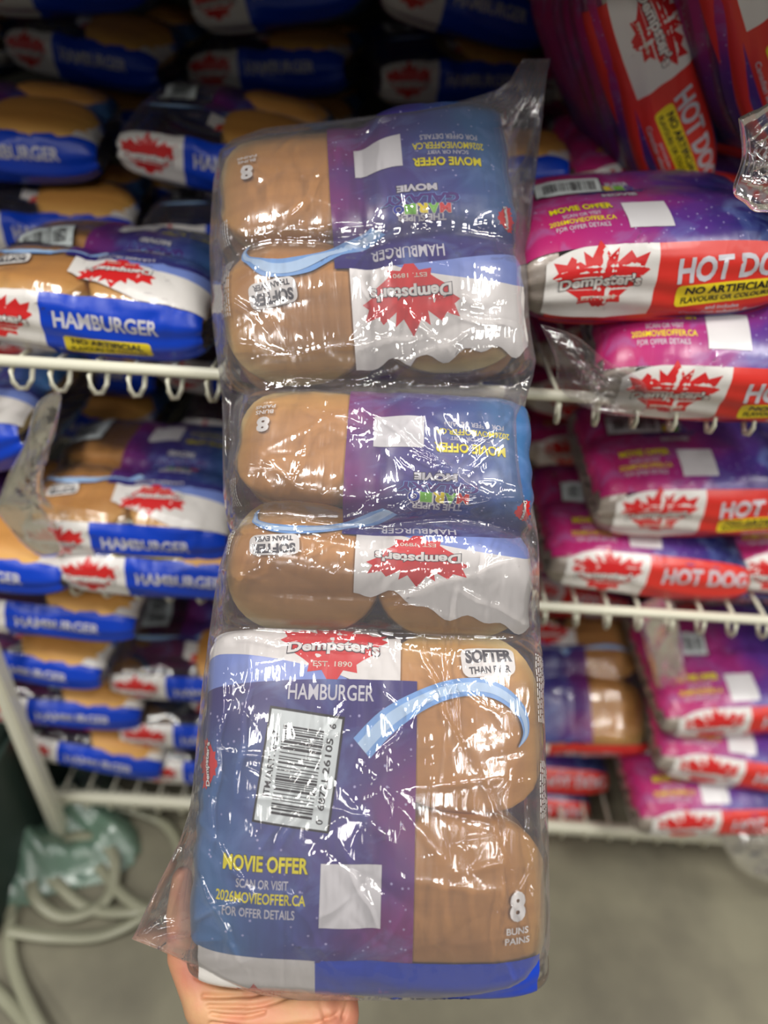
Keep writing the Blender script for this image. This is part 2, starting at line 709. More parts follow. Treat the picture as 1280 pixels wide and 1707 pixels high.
def barcode(art, mp, cx, cy, w, h, rot, detail=True, tall=True, off=0.0011):
    """paper sticker with a black edge; long side = h when tall"""
    pk = art.pk
    k = art.add('barcode_sticker', flat2d(poly2d([(-w / 2, -h / 2), (w / 2, -h / 2), (w / 2, h / 2), (-w / 2, h / 2)], cx, cy, 1, 1, rot), pk, mp, off, M['black'], 'sticker_edge'), 'white barcode sticker with a black edge')
    e = 0.0016
    art.add('sticker_face', flat2d(poly2d([(-w / 2 + e, -h / 2 + e), (w / 2 - e, -h / 2 + e), (w / 2 - e, h / 2 - e), (-w / 2 + e, h / 2 - e)], cx, cy, 1, 1, rot), pk, mp, off + .0003, M['sticker'], 'sticker_face'), None, k)
    y0 = -h * 0.40; y1 = h * 0.36
    x0 = -w * 0.28; x1 = w * 0.26
    bars = [(x0, y0 + (y1 - y0) * a, x1, y0 + (y1 - y0) * b) for a, b in BARS]
    art.add('barcode_lines', flat2d(rects2d(bars, cx, cy, rot), pk, mp, off + .0006, M['black'], 'barcode_lines'), None, k)
    if detail:
        c, s_ = math.cos(rot), math.sin(rot)

        def at(x, y): return cx + x * c - y * s_, cy + x * s_ + y * c
        for body, x, y, ww, hh in (('ITM./ART. 2537', -w * .37, 0.002, h * .56, w * .085), ('68721 26105', w * .35, 0.0, h * .62, w * .09), ('0', w * .36, -h * .41, w * .06, w * .09), ('6', w * .36, h * .41, w * .06, w * .09)):
            a, b = at(x, y)
            art.add('sticker_number', flat2d(text2d(body, ww, hh, a, b, rot + PI / 2, bold=0.02), pk, mp, off + .0006, M['black'], 'sticker_number'), None, k)


def word(art, mp, body, x, y, w_, h_, mat, off=0.0007, bold=0.0, outline=None, name='lettering', rot=0, shear=0, arc=0, label=None, olw=0.05):
    k = None
    if outline:
        k = art.add(name, flat2d(text2d(body, w_, h_, x, y, rot, bold + olw, shear, arc, ref=bold), art.pk, mp, off - .0002, M[outline], name), label)
    art.add(name if not outline else 'letter_face', flat2d(text2d(body, w_, h_, x, y, rot, bold, shear, arc), art.pk, mp, off, M[mat], name), label if not outline else None, k)


def leaf_logo(art, mp, cx, cy, w_, detail=True, rot=0, hfac=0.72):
    h_ = w_ * hfac
    k = art.add('maple_leaf_logo', flat2d(poly2d(LEAF, cx, cy, w_ / 2, h_ / 1.62, rot), art.pk, mp, .0006, M['leafred'], 'maple_leaf'), 'red maple leaf logo')
    word(art, mp, "Dempster's", cx, cy - h_ * .02, w_ * .86, h_ * .23, 'white', .0013, 0.035, 'dark', rot=rot, arc=h_ * .05, name='brand_name', olw=0.045)
    if detail:
        word(art, mp, 'EST. 1890', cx, cy - h_ * .21, w_ * .36, h_ * .065, 'cream', .0010, 0.01, rot=rot, name='small_lettering')


def movie_block(art, mp, x, y, sc=1.0, detail=True, only=None):
    """offer lettering and blank code panel"""
    word(art, mp, 'MOVIE OFFER', x - .0585 * sc, y + .0185, .059 * sc, .0105, 'offer', .0008, 0.03, 'dark', name='offer_lettering', olw=.03)
    if detail:
        word(art, mp, 'SCAN OR VISIT', x - .060 * sc, y + .0055, .036 * sc, .0058, 'grey', .0006, .012, name='small_lettering')
        word(art, mp, '2026MOVIEOFFER.CA', x - .061 * sc, y - .0035, .062 * sc, .0072, 'offer', .0006, .015, name='small_lettering')
        word(art, mp, 'FOR OFFER DETAILS', x - .062 * sc, y - .0132, .050 * sc, .0060, 'grey', .0006, .012, name='small_lettering')
    art.add('pale_square_panel', panel(art.pk, mp, x - .0205, x + .0205, y - .0205, y + .0205, .0010, M['plate'], 'pale_square'), 'blank pale square panel')


def movie_logo(art, mp, x, y):
    word(art, mp, 'THE SUPER', x, y + .030, .042, .0075, 'grey', .0008, .04, 'logopurple', name='film_lettering')
    for i, (ch, mt) in enumerate(zip('MARIO', ['leafred', 'lime', 'yellow', 'lime', 'logoblue'])):
        word(art, mp, ch, x - .0205 + .0098 * i, y + .0195, .0095, .0125, mt, .0010, .05, 'white', name='film_lettering', olw=.03)
    word(art, mp, 'GALAXY', x, y + .0075, .066, .0125, 'logopurple', .0012, .05, 'swoosh', name='film_lettering', shear=.1, olw=.03)
    word(art, mp, 'MOVIE', x + .002, y - .006, .034, .008, 'grey', .0008, .05, 'dark', name='film_lettering')


def hamburger_art(pk, detail=2, sticker=None, top_edge=None, bottom_band=True, top_band=True, band='blue'):
    a = Art(pk)
    f = map_front(pk)
    gt = lambda x: .137 - .006 * (x / .12) ** 2
    xr = .030
    a.add('galaxy_panel', panel(pk, f, -.136, xr, -.0485 if bottom_band else -.105, gt, .0003, M['galaxy'], 'galaxy_panel'), 'printed blue to magenta night-sky panel with stars')
    pt = lambda x: gt(x) + .024 * max(0.0, min(1.0, (-x - .02) / .1)) ** 0.8 + .0002
    a.add('periwinkle_stripe', panel(pk, f, -.136, -.02, gt, pt, .0003, M['peri'], 'periwinkle_stripe'), 'periwinkle stripe')
    we = top_edge or (lambda x: .172 + .10 * max(0, -x - .01) - .006 * math.sin(x * 50))
    pt2 = lambda x: pt(x) if x < -.02 else gt(x)
    a.add('white_panel', panel(pk, f, -.136, .018, pt2, we, .0004, M['white'], 'white_panel'), 'white panel')
    leaf_logo(a, f, -.031, .158, .078, detail > 0)
    word(a, f, 'HAMBURGER', -.031, .1285, .061, .0098, 'grey', .0007, 0.012, name='product_lettering')
    # comet trail
    cp = [(-.008, .095, .017), (.01, .112, .016), (.035, .126, .0125), (.06, .1335, .011), (.085, .133, .0105), (.104, .122, .009), (.109, .108, .005), (.103, .098, .0006)]
    pts = smooth_path([Vector(p) for p in cp], 6)
    for (nm, wf, mt, off) in (('comet_trail', 1.0, 'swoosh', .0006), ('comet_core', .5, 'swooshlight', .0009)):
        V2, F2 = [], []
        for i, p in enumerate(pts):
            t = (pts[min(i + 1, len(pts) - 1)] - pts[max(i - 1, 0)]); t.z = 0; t.normalize()
            n = Vector((-t.y, t.x, 0))
            for k in (-1, 0, 1):
                q = p.copy(); q.z = 0
                V2.append(q + n * (p.z / 2 * wf * k))
        for i in range(len(pts) - 1):
            for k in (0, 1):
                F2.append((i * 3 + k, i * 3 + k + 1, (i + 1) * 3 + k + 1, (i + 1) * 3 + k))
        X = np.array([v.x for v in V2]); Y = np.array([v.y for v in V2])
        xs, s = f(X, Y)
        a.add(nm, mesh(nm, pk.S(xs, s, off), F2, M[mt]), 'pale blue printed comet trail' if wf == 1 else None)
    if detail > 0:
        movie_block(a, f, -.0125, 0.0)
        if sticker != 'hero': movie_logo(a, f, -.045, .052)
        sx, sy = .082, .152
        k = a.add('slogan_badge', flat2d(poly2d(rrect(.040, .0215, .006), sx, sy, 1, 1, .1), pk, f, .0007, M['white'], 'slogan_badge'), 'white outlined slogan')
        a.add('letter_face', flat2d(text2d('SOFTER', .035, .0100, sx + .0003, sy + .0038, .1, .05), pk, f, .001, M['dark'], 'slogan'), None, k)
        a.add('letter_face', flat2d(text2d('THAN EVER', .031, .0052, sx + .001, sy - .0062, .1, .035), pk, f, .001, M['dark'], 'slogan'), None, k)
    if detail > 1:
        word(a, f, '8', .101, -.006, .0115, .020, 'white', .0007, .05, name='count_lettering')
        word(a, f, 'BUNS', .101, -.0225, .016, .0055, 'white', .0007, .02, name='count_lettering')
        word(a, f, 'PAINS', .101, -.0305, .018, .0055, 'white', .0007, .02, name='count_lettering')
        leaf_logo(a, f, -.118, .082, .034, False, PI / 2 + .1, .6)
        rr = _rs
        for (yy0, yy1) in ((.05, .09), (.115, .165)):
            rs_ = []
            for j in range(9):
                x = .121 + j * .0024
                y = yy0
                while y < yy1:
                    L = rr.uniform(.002, .006)
                    rs_.append((x, y, x + .0009, min(yy1, y + L)))
                    y += L + .0010
            a.add('fine_print', flat2d(rects2d(rs_), pk, f, .0006, M['white'], 'fine_print'), 'tiny white lines of print on the clear end')
    # girth bands
    for mp, on in ((map_band_top(pk), top_band), (map_band_bottom(pk), bottom_band)):
        if not on: continue
        top = pk.q - .108
        bot = -.05
        if mp(0, 0)[1] > 0: top = .034
        elif bottom_band and sticker == 'hero': top = pk.q + float(f(0, -.0482)[1]) + .001
        a.add('white_band', panel(pk, mp, -.128, -.038, bot, top, .0005, M['white'], 'white_band'), 'white end of the band')
        a.add(band + '_band', panel(pk, mp, -.038, .130, bot, top, .0005, M[band], band + '_band'), 'bright %s band' % band)
        leaf_logo(a, mp, -.083, .002, .074, detail > 0)
        word(a, mp, 'HAMBURGER', .028, .008, .106, .0165, 'grey', .0009, 0.03, name='product_lettering')
        if detail > 0:
            k = a.add('yellow_label', flat2d(poly2d(rrect(.09, .019, .004), .026, -.0185), pk, mp, .0009, M['yellow'], 'yellow_label'), 'yellow claim label')
            a.add('letter_face', flat2d(text2d('NO ARTIFICIAL', .074, .0072, .026, -.0145, 0, .035), pk, mp, .0012, M['black'], 'claim'), None, k)
            a.add('letter_face', flat2d(text2d('FLAVOURS OR COLOURS', .078, .0048, .026, -.0235, 0, .03), pk, mp, .0012, M['black'], 'claim'), None, k)
    # back print
    a.add('back_panel', panel(pk, lambda X, Y: (X, Y + 2 * pk.q), -.132, .132, -.11, .11, .0003, M['galaxy'], 'back_panel', .009))
    if sticker and sticker != 'hero':
        barcode(a, f, *sticker, detail=False)
    if sticker == 'hero':
        barcode(a, f, -.0510, .0800, .0535, .0735, -.11, True, off=.0012)
    return a


def hotdog_art(pk, detail=1, sticker=(-.07, .068, .042, .068, PI / 2 - .1)):
    a = Art(pk)
    f = map_front(pk)
    a.add('galaxy_panel', panel(pk, f, -.135, .135, -.05, .15, .0003, M['galaxy_pink'], 'galaxy_panel'), 'printed pink to navy night-sky panel with stars')
    a.add('white_panel', panel(pk, f, -.12, .06, .15, .185, .0004, M['white'], 'white_panel'), 'white panel')
    leaf_logo(a, f, -.03, .155, .08, False)
    movie_block(a, f, -.012, -.012)
    if detail:
        movie_logo(a, f, -.03, .036)
        word(a, f, 'HOT DOG', -.03, .115, .05, .011, 'grey', .0007, .02, name='product_lettering')
    for mp in (map_band_bottom(pk), map_band_top(pk)):
        top = .040
        a.add('white_band', panel(pk, mp, -.112, -.008, -.030, lambda x: top - .012 * max(0, (-x - .07) / .042) ** 2, .0005, M['white'], 'white_band'), 'white end of the band')
        a.add('red_band', panel(pk, mp, -.008, .13, -.030, top, .0005, M['red'], 'red_band'), 'bright red band')
        a.add('lower_red_band', panel(pk, mp, -.108, .13, -.062, -.030, .0005, M['red'], 'lower_red_band'))
        leaf_logo(a, mp, -.060, .006, .088, detail > 0, .04)
        word(a, mp, 'HOT DOG', .066, .017, .11, .023, 'grey', .0009, .035, name='product_lettering', rot=.06)
        if detail:
            k = a.add('yellow_label', flat2d(poly2d(rrect(.096, .021, .004), .062, -.0075, 1, 1, .05), pk, mp, .0009, M['yellow'], 'yellow_label'), 'yellow claim label')
            a.add('letter_face', flat2d(text2d('NO ARTIFICIAL', .080, .0078, .062, -.0030, .05, .035), pk, mp, .0012, M['black'], 'claim'), None, k)
            a.add('letter_face', flat2d(text2d('FLAVOURS OR COLOURS', .084, .0056, .062, -.0125, .05, .03), pk, mp, .0012, M['black'], 'claim'), None, k)
            word(a, mp, 'and includes', .062, -.0225, .032, .0036, 'grey', .0008, .015, name='small_lettering')
            word(a, mp, 'Canadian wheat flour', .062, -.0285, .078, .0050, 'grey', .0008, .015, name='small_lettering')
    a.add('end_lining', panel(pk, lambda X, Y: (X, Y), -pk.hx, -.10, -2 * pk.q, 2 * pk.q, -.0012, M['cream'], 'end_lining', .008))
    a.add('end_lining', panel(pk, lambda X, Y: (X, Y), .10, pk.hx, -2 * pk.q, 2 * pk.q, -.0012, M['cream'], 'end_lining', .008))
    for sg in (-1, 1):
        a.add('pink_end', panel(pk, f, -.150 if sg < 0 else .120, -.120 if sg < 0 else .150, -.035, .13, .0002, M['pink'], 'pink_end'))
    a.add('back_panel', panel(pk, lambda X, Y: (X, Y + 2 * pk.q), -.132, .132, -.11, .11, .0003, M['galaxy_pink'], 'back_panel', .009))
    if sticker: barcode(a, f, *sticker, detail=False)
    return a


def bun_shape(rx, ry, rz, seed, n=28, m=14):
    rs = np.random.RandomState(seed)
    ph = rs.uniform(0, 6, 4)
    V, F = [], []
    for i in range(m + 1):
        la = -PI / 2 + PI * i / m
        for k in range(n):
            lo = 2 * PI * k / n
            e = 0.62
            c = math.copysign(abs(math.cos(la)) ** 0.55, math.cos(la))
            z = math.copysign(abs(math.sin(la)) ** 0.85, math.sin(la))
            wob = 1 + .025 * math.sin(2 * lo + ph[0]) + .015 * math.sin(3 * lo + ph[1])
            cx = math.copysign(abs(math.cos(lo)) ** 0.8, math.cos(lo)); sx = math.copysign(abs(math.sin(lo)) ** 0.8, math.sin(lo))
            V.append((rx * c * cx * wob, ry * c * sx * wob, rz * z * (1 + .04 * math.sin(lo + ph[2]))))
    for i in range(m):
        for k in range(n):
            k2 = (k + 1) % n
            F.append((i * n + k, i * n + k2, (i + 1) * n + k2, (i + 1) * n + k))
    return mesh('bun', V, F, M['bun'])


BUNS = [bun_shape(.0575, .0545, .0225, k) for k in range(3)]
LONGBUN = bun_shape(.019, .095, .019, 7, 16, 10)


def build_pack(name, art, mat, label, group, shell_me, buns, cat='bread pack'):
    root = empty(name, mat)
    tag(root, label, cat, group)
    link('clear_wrapper', shell_me, root)
    objs = []
    for (nm, me, lb, par) in art.items:
        o = link(nm, me, objs[par] if par is not None else root)
        if lb: o['label'] = lb
        objs.append(o)
    for (me, x, y, z, rz, flip) in buns:
        o = link('bun', me, root)
        o.location = (x, y, z)
        o.rotation_euler = (PI if flip else 0, 0, rz)
    return root


def four_buns(pk, two=True, dy=0.0, sh=None):
    """eight rolls in two layers, pressed against the inside of the film"""
    out = []
    V, F = pk.shell(70, 110)
    bvh = BVHTree.FromPolygons([tuple(v) for v in V], F)
    hx = pk.W / 4 - .002
    hy_ = pk.H / 4 - .002
    z = pk.T / 4
    for i, sx in enumerate((-1, 1)):
        for j, s_ in enumerate((-1, 1)):
            for up in ((1, -1) if two else (1,)):
                cx, cy = sx * hx, s_ * hy_ + dy
                if pk.warp is not None:
                    cy = float(pk.warp(np.array([[cx, cy, z]]))[0, 1])
                me = bun_shape(pk.W / 4 + .0005, pk.H / 4 + .0005, pk.T / 4 + .012, i * 2 + j, 36, 20)
                for v in me.vertices:
                    p = Vector((cx + v.co.x, cy + v.co.y, 0))
                    zz = v.co.z
                    for it in range(14):
                        h = bvh.ray_cast(Vector((p.x, p.y, .3)), Vector((0, 0, -1)))
                        if h[0] is not None and h[0].z > .006: break
                        p = Vector((cx, cy, 0)) + (p - Vector((cx, cy, 0))) * .94
                    lim = (h[0].z if h[0] is not None else .01) - .0022
                    e = min(1.0, math.hypot(v.co.x / (pk.W / 4), v.co.y / (pk.H / 4)))
                    lim -= .0015 * max(0, e - .75) / .25
                    zz = min(z + zz, lim)
                    if up < 0: zz = -zz
                    zz = max(zz, .001) if up > 0 else min(zz, -.001)
                    v.co = (p.x - cx, p.y - cy, zz - up * z)
                if up < 0: me.flip_normals()
                out.append((me, cx, cy, up * z, 0, False))
    return out


# ------------------------------------------------------------------ shelving and floor
YF = 0.65
shelf_z = {1: Cy(180, 612, YF).z, 2: Cy(1090, 1022, YF).z, 3: Cy(210, 1332, YF).z}
FLOORZ = shelf_z[3] - 0.085

bm = box_bm(0, 1.0, FLOORZ - .02, 9, 7, .04)
tag(link('floor', bm_mesh('floor', bm, M['floor'], False)), kind='structure')
dk = simple('dark_painted_steel', rgb(58, 58, 56), .6)
bm = box_bm(0, 1.72, .95, 5, .03, 3.2)
tag(link('wall_back', bm_mesh('wall_back', bm, dk, False)), kind='structure')
# unseen board added over the camera's head to shade the shelf below it
bm = box_bm(0, 1.18, shelf_z[1] + .48, 4.4, 1.24, .02, .004)
tag(link('upper_shade_board', bm_mesh('upper_shade_board', bm, dk, False)), 'unseen dark board added to shade the top row of bread packs', 'shelf')


def wire_me(hook):
    path = [(0, 1.0, 0), (0, .3, 0), (0, .02, 0), (0, .004, -.001), (0, -.004, -.006), (0, -.006, -.016), (.001, -.001, -.026), (.003, .010, -.031), (.005, .022, -.026), (.006, .028, -.012)]
    V, F = tube(path, .0026, 7)
    return mesh('shelf_wire', V, F, M['rail'])


WIRE = wire_me(True)
for k in (1, 2, 3):
    z = shelf_z[k]
    root = empty('wire_shelf', Matrix.Translation((0, YF, z)))
    tag(root, {1: 'cream wire shelf with hooked wires under the upper bread packs', 2: 'cream wire shelf across the middle, under the red banded hot dog packs', 3: 'cream bottom shelf just above the concrete floor'}[k], 'shelf')
    V, F = tube([(-1.5, 0, 0), (1.6, 0, 0)], .0062 if k < 3 else .009, 12)
    link('front_rail', mesh('front_rail', V, F, M['rail']), root)
    for yy in (.35, .7, 1.0):
        V, F = tube([(-1.5, yy, -.006), (1.6, yy, -.006)], .004, 8)
        link('cross_wire', mesh('cross_wire', V, F, M['rail']), root)
    if k == 3:
        link('front_lip', bm_mesh('front_lip', box_bm(0.05, .006, -.012, 3.1, .012, .03, .003), M['rail'], False), root)
    for i in range(-24, 27):
        o = link('shelf_wire', WIRE, root)
        o.location = (i * .0405 + .012, 0, -.004)


# ------------------------------------------------------------------ hero frame (tilted plane of the held bag)
TILT = math.radians(11)
ex = Vector((1, 0, 0)); ey = Vector((0, math.cos(TILT), -math.sin(TILT))); ez = Vector((0, math.sin(TILT), math.cos(TILT)))
HF = CAM @ Matrix(((ex.x, ey.x, ez.x, 0), (ex.y, ey.y, ez.y, 0), (ex.z, ey.z, ez.z, -.55), (0, 0, 0, 1)))


def hy(py):
    """plane coordinate y of an image row on the tilted plane"""
    v = -(py - 853.5) / FPX
    z = .55 / (1 - v * math.tan(TILT))
    return v * z / math.cos(TILT)


def hx_(px, py):
    v = -(py - 853.5) / FPX
    return (px - 640) / FPX * .55 / (1 - v * math.tan(TILT))


def hero_ymap(pk, cy, rows, sign=-1):
    """rows: (art y, image row).  gives the girth arc length for each art y"""
    A, Sx = [], []
    for a, py in rows:
        yl = sign * (hy(py) - cy)
        yl = max(-pk.H / 2 * .985, min(pk.H / 2 * .985, yl))
        s = np.interp(abs(yl), pk.sy, pk.sd) * (1 if yl > 0 else -1)
        A.append(a); Sx.append(s)
    o = np.argsort(A)
    A = np.array(A)[o]; Sx = np.array(Sx)[o]
    A = np.concatenate([[A[0] - .2], A, [A[-1] + .2]])
    Sx = np.concatenate([[Sx[0] - .2], Sx, [Sx[-1] + .2]])
    return A, Sx


def hero_mat(px, cy, rot, py, z=-.045, yaw=0, pitch=0):
    return HF @ Matrix.Translation((hx_(px, py), cy, z)) @ Euler((math.radians(pitch), math.radians(yaw), math.radians(rot))).to_matrix().to_4x4()


def hpt(px, py, z):
    """point of the held frame under a pixel at height z over the tilted plane"""
    inv = HF.inverted()
    o = inv @ Vector((0, 0, CAMZ)); p_ = inv @ C(px, py, 1.0)
    d = p_ - o
    return o + d * ((z - o.z) / d.z)


def span(pa, pb):
    a = hpt(640, pa, -.03).y; b = hpt(640, pb, -.03).y
    return (a + b) / 2, abs(a - b)


# lower pack
c3, h3 = span(1046, 1664)
pk3 = Pack(W=.274, H=h3, T=.094, seed=3, crease=.0, vcrease=.002, nrid=90, amp=.0011)
pk3.ax = 1.087
pk3.ymap = hero_ymap(pk3, c3, [(-.0445, 1605), (-.0205, 1552), (0, 1497), (.0185, 1447), (.045, 1380), (.08, 1290), (.1285, 1157), (.142, 1120), (.158, 1083), (.172, 1062), (.195, 1040)], 1)
c2, h2 = span(650, 1064)
pk2 = Pack(W=.256, H=h2, T=.09, seed=12, crease=.014, creasey=0.0, vcrease=.003, nrid=110, amp=.0014)
pk2.ax = 1.016
pk2.cy = -(hy(866) - c2)
pk2.ymap = hero_ymap(pk2, c2, [(-.0445, 655), (0, 716), (.0185, 738), (.045, 792), (.06, 810), (.085, 842), (.1, 852), (.115, 868), (.1285, 878), (.137, 890), (.158, 925), (.193, 975), (.205, 1000), (.235, 1050)])


def warp1(b):
    """the right-hand column of the upper pack rides higher than the left one"""
    o = b.copy()
    t = 1 / (1 + np.exp((b[..., 0] + .012) / .012))
    low = np.clip(-b[..., 1] / .11, 0, 1)
    o[..., 1] -= t * low * .019
    o[..., 2] += t * low * .004
    return o


c1, h1 = span(214, 634)
pk1 = Pack(W=.273, H=h1, T=.092, seed=21, crease=.007, creasey=0.0, vcrease=.005, nrid=110, amp=.0014, warp=warp1)
pk1.ax = 1.05
pk1.cy = -(hy(398) - c1)
pk1.ymap = hero_ymap(pk1, c1, [(-.0445, 222), (-.0205, 246), (0, 274), (.0185, 292), (.045, 330), (.06, 348), (.085, 374), (.115, 402), (.1285, 420), (.137, 448), (.158, 488), (.193, 560), (.212, 598), (.225, 620)])

sh3 = mesh('wrapper', *pk3.shell(170, 260), M['film'])
sh2 = mesh('wrapper', *pk2.shell(170, 260), M['film'])
sh1 = mesh('wrapper', *pk1.shell(170, 260), M['film'])
m3 = hero_mat(619, c3, -1.5, 1340, -.047)
m2 = hero_mat(634, c2, 180 - 2.5, 850, -.047)
m1 = hero_mat(614, c1, 180 + 4, 410, -.045)
jag = lambda x: .0035 * math.sin(x * 90) + .003 * math.sin(x * 210 + 1)
edge_w2 = lambda x: .199 + max(0, -x) * .27 + jag(x)
edge_w1 = lambda x: .206 + jag(x) + (.006 if x > -.03 else 0)
build_pack('hamburger_bun_pack', hamburger_art(pk3, 2, 'hero', lambda x: .195 if x < .0 else .172, top_band=False), m3, 'lowest of three held packs, upright, with barcode sticker', 'bun packs in the held clear bag', sh3, four_buns(pk3))
build_pack('hamburger_bun_pack', hamburger_art(pk2, 2, None, edge_w2, False, False), m2, 'middle of three held packs, upside down with deep crease', 'bun packs in the held clear bag', sh2, four_buns(pk2))
build_pack('hamburger_bun_pack', hamburger_art(pk1, 2, None, edge_w1, False, False), m1, 'top one of three held packs, upside down under the bag neck', 'bun packs in the held clear bag', sh1, four_buns(pk1))


# ------------------------------------------------------------------ clear outer bag
def outer_bag():
    bms = bmesh.new()
    for me, mt in ((sh3, m3), (sh2, m2), (sh1, m1)):
        t = me.copy(); t.transform(mt); bms.from_mesh(t); bpy.data.meshes.remove(t)
    bvh = BVHTree.FromBMesh(bms)
    inv = HF.inverted()
    # silhouette rows: image row, left, right
    rows = [(98, 872, 918), (112, 862, 914), (128, 855, 911), (145, 842, 909), (158, 806, 907), (168, 770, 906), (185, 680, 905), (200, 560, 904), (213, 440, 902), (232, 388, 900), (250, 366, 898), (300, 356, 892), (350, 352, 886), (400, 349, 882), (450, 350, 880), (500, 352, 880), (550, 355, 884), (600, 362, 893), (630, 366, 888), (660, 370, 878), (700, 371, 872), (760, 371, 876), (820, 372, 884), (870, 378, 893), (890, 384, 896), (910, 376, 898), (950, 364, 899), (1000, 356, 899), (1060, 348, 901), (1150, 336, 906), (1230, 328, 909), (1300, 322, 911), (1350, 316, 913), (1400, 300, 915), (1440, 281, 915), (1480, 260, 916), (1520, 241, 917), (1550, 228, 917), (1566, 219, 917), (1576, 245, 916), (1590, 283, 914), (1610, 318, 905), (1632, 356, 890), (1648, 392, 862), (1660, 440, 800), (1668, 500, 720)]
    ys = [r[0] for r in rows]
    NR, NC = 460, 210
    Y = np.linspace(98, 1668, NR)
    Lf = np.interp(Y, ys, [r[1] for r in rows]); Rt = np.interp(Y, ys, [r[2] for r in rows])
    Z = np.full((NR, NC), np.nan)
    PX = np.zeros((NR, NC)); PY = np.zeros((NR, NC))
    o = Vector((0, 0, CAMZ))
    for i in range(NR):
        for j in range(NC):
            t = j / (NC - 1)
            tt = 0.5 - 0.5 * math.cos(PI * t) if False else t
            px = Lf[i] + (Rt[i] - Lf[i]) * tt
            PX[i, j] = px; PY[i, j] = Y[i]
            d = (C(px, Y[i], 1.0) - o)
            h = bvh.ray_cast(o, d.normalized(), 2.0)
            if h[0] is not None:
                Z[i, j] = (inv @ h[0]).z
    # margins fall back to the mid plane of the packs
    mid = np.full((NR, NC), -.05)
    A = np.where(np.isnan(Z), mid, Z)
    for _ in range(3):      # dilate outwards so the film stays in front
        B = A.copy()
        for di, dj in ((1, 0), (-1, 0), (0, 1), (0, -1)):
            S_ = np.roll(A, (di, dj), (0, 1))
            B = np.maximum(B, S_)
        A = B
    for _ in range(10):
        P_ = np.pad(A, 1, mode='edge')
        A = (P_[:-2, 1:-1] + P_[2:, 1:-1] + P_[1:-1, :-2] + P_[1:-1, 2:] + 2 * A) / 6
    A = np.maximum(A, np.where(np.isnan(Z), -1, Z + .0015)) + .002
    jj = np.linspace(0, 1, NC)[None, :]
    edge = np.minimum(jj, 1 - jj) * (Rt - Lf)[:, None]
    f = np.clip(edge / 22.0, 0, 1)
    ft = np.clip((Y[:, None] - 98) / 45, 0, 1) * np.clip((1668 - Y[:, None]) / 12, 0, 1)
    f = f * ft
    f = np.sqrt(f * (2 - f))
    # crease lines pulled tight across the film
    rs = np.random.RandomState(4)
    D = np.zeros_like(A)
    spec = []
    for k in range(150):
        a = rs.uniform(0, PI)
        spec.append((rs.uniform(330, 910), rs.uniform(170, 1640), a, rs.uniform(20, 110), rs.uniform(2.5, 7), rs.uniform(-1, 1) * .0016))
    # long tight folds seen in the picture
    for (xa, ya, xb, yb, wd, am) in [(700, 1060, 760, 1210, 3.2, .003), (735, 1040, 775, 1260, 2.6, .0026), (760, 1000, 742, 1180, 2.6, .0022), (560, 1190, 440, 1400, 6, .0025), (520, 1330, 455, 1420, 5, .0026), (370, 1180, 350, 1400, 3, .0025), (420, 1100, 395, 1300, 4, .0015),
                                     (820, 1330, 880, 1560, 3, .003), (850, 1320, 830, 1540, 3, .0026), (880, 1350, 895, 1560, 3, .0026), (840, 1560, 900, 1400, 3, .002), (400, 880, 860, 830, 5, .003), (380, 640, 870, 640, 7, .003), (430, 600, 680, 560, 4, .002), (640, 1000, 860, 930, 4, .002),
                                     (610, 640, 760, 560, 4, .0025), (760, 520, 860, 540, 3, .0022), (480, 385, 600, 370, 3, .0024), (590, 440, 640, 330, 3, .0015), (655, 860, 850, 690, 3, .0022), (640, 700, 860, 860, 3, .0022), (400, 960, 640, 860, 4, .0018), (870, 110, 895, 300, 3, .004), (890, 120, 885, 260, 3, -.003), (350, 330, 372, 600, 3, .003), (690, 760, 790, 790, 3, .002), (330, 1460, 400, 1600, 4, .003), (240, 1560, 400, 1500, 4, .003), (250, 1555, 330, 1400, 4, -.003), (380, 1060, 640, 1080, 5, .002)]:
        L = math.hypot(xb - xa, yb - ya)
        spec.append(((xa + xb) / 2, (ya + yb) / 2, math.atan2(yb - ya, xb - xa), L / 1.8, wd * .85, am * 1.3))
    for (x0, y0, a, ln, wd, am) in spec:
        dx = PX - x0; dy = PY - y0
        al = dx * math.cos(a) + dy * math.sin(a)
        pe = -dx * math.sin(a) + dy * math.cos(a) + 3 * np.sin(al * .06 + x0)
        D += am * np.exp(-np.abs(pe) / wd) * np.exp(-(al / ln) ** 4)
    D = np.where(D < 0, D * .4, D)
    A = mid + (A - mid) * f + D * (0.25 + .75 * f)
    # film positions: on the pixel's ray at height A above the tilted plane
    V = np.zeros((NR, NC, 3))
    for i in range(NR):
        for j in range(NC):
            p = inv @ C(PX[i, j], PY[i, j], 1.0)
            c0 = inv @ o
            d = p - c0
            t = (A[i, j] - c0.z) / d.z
            V[i, j] = (c0 + d * t)
    F = []
    for i in range(NR - 1):
        for j in range(NC - 1):
            F.append((i * NC + j, (i + 1) * NC + j, (i + 1) * NC + j + 1, i * NC + j + 1))
    front = V.reshape(-1, 3)
    root = empty('plastic_bag', HF)
    tag(root, 'long clear plastic bag around the three held bun packs', 'plastic bag')
    link('bag_front', mesh('bag_front', front, F, M['bag']), root)
    # rear half
    st = 6
    NR2, NC2 = NR // 5, NC // st
    V2 = np.zeros((NR2, NC2, 3))
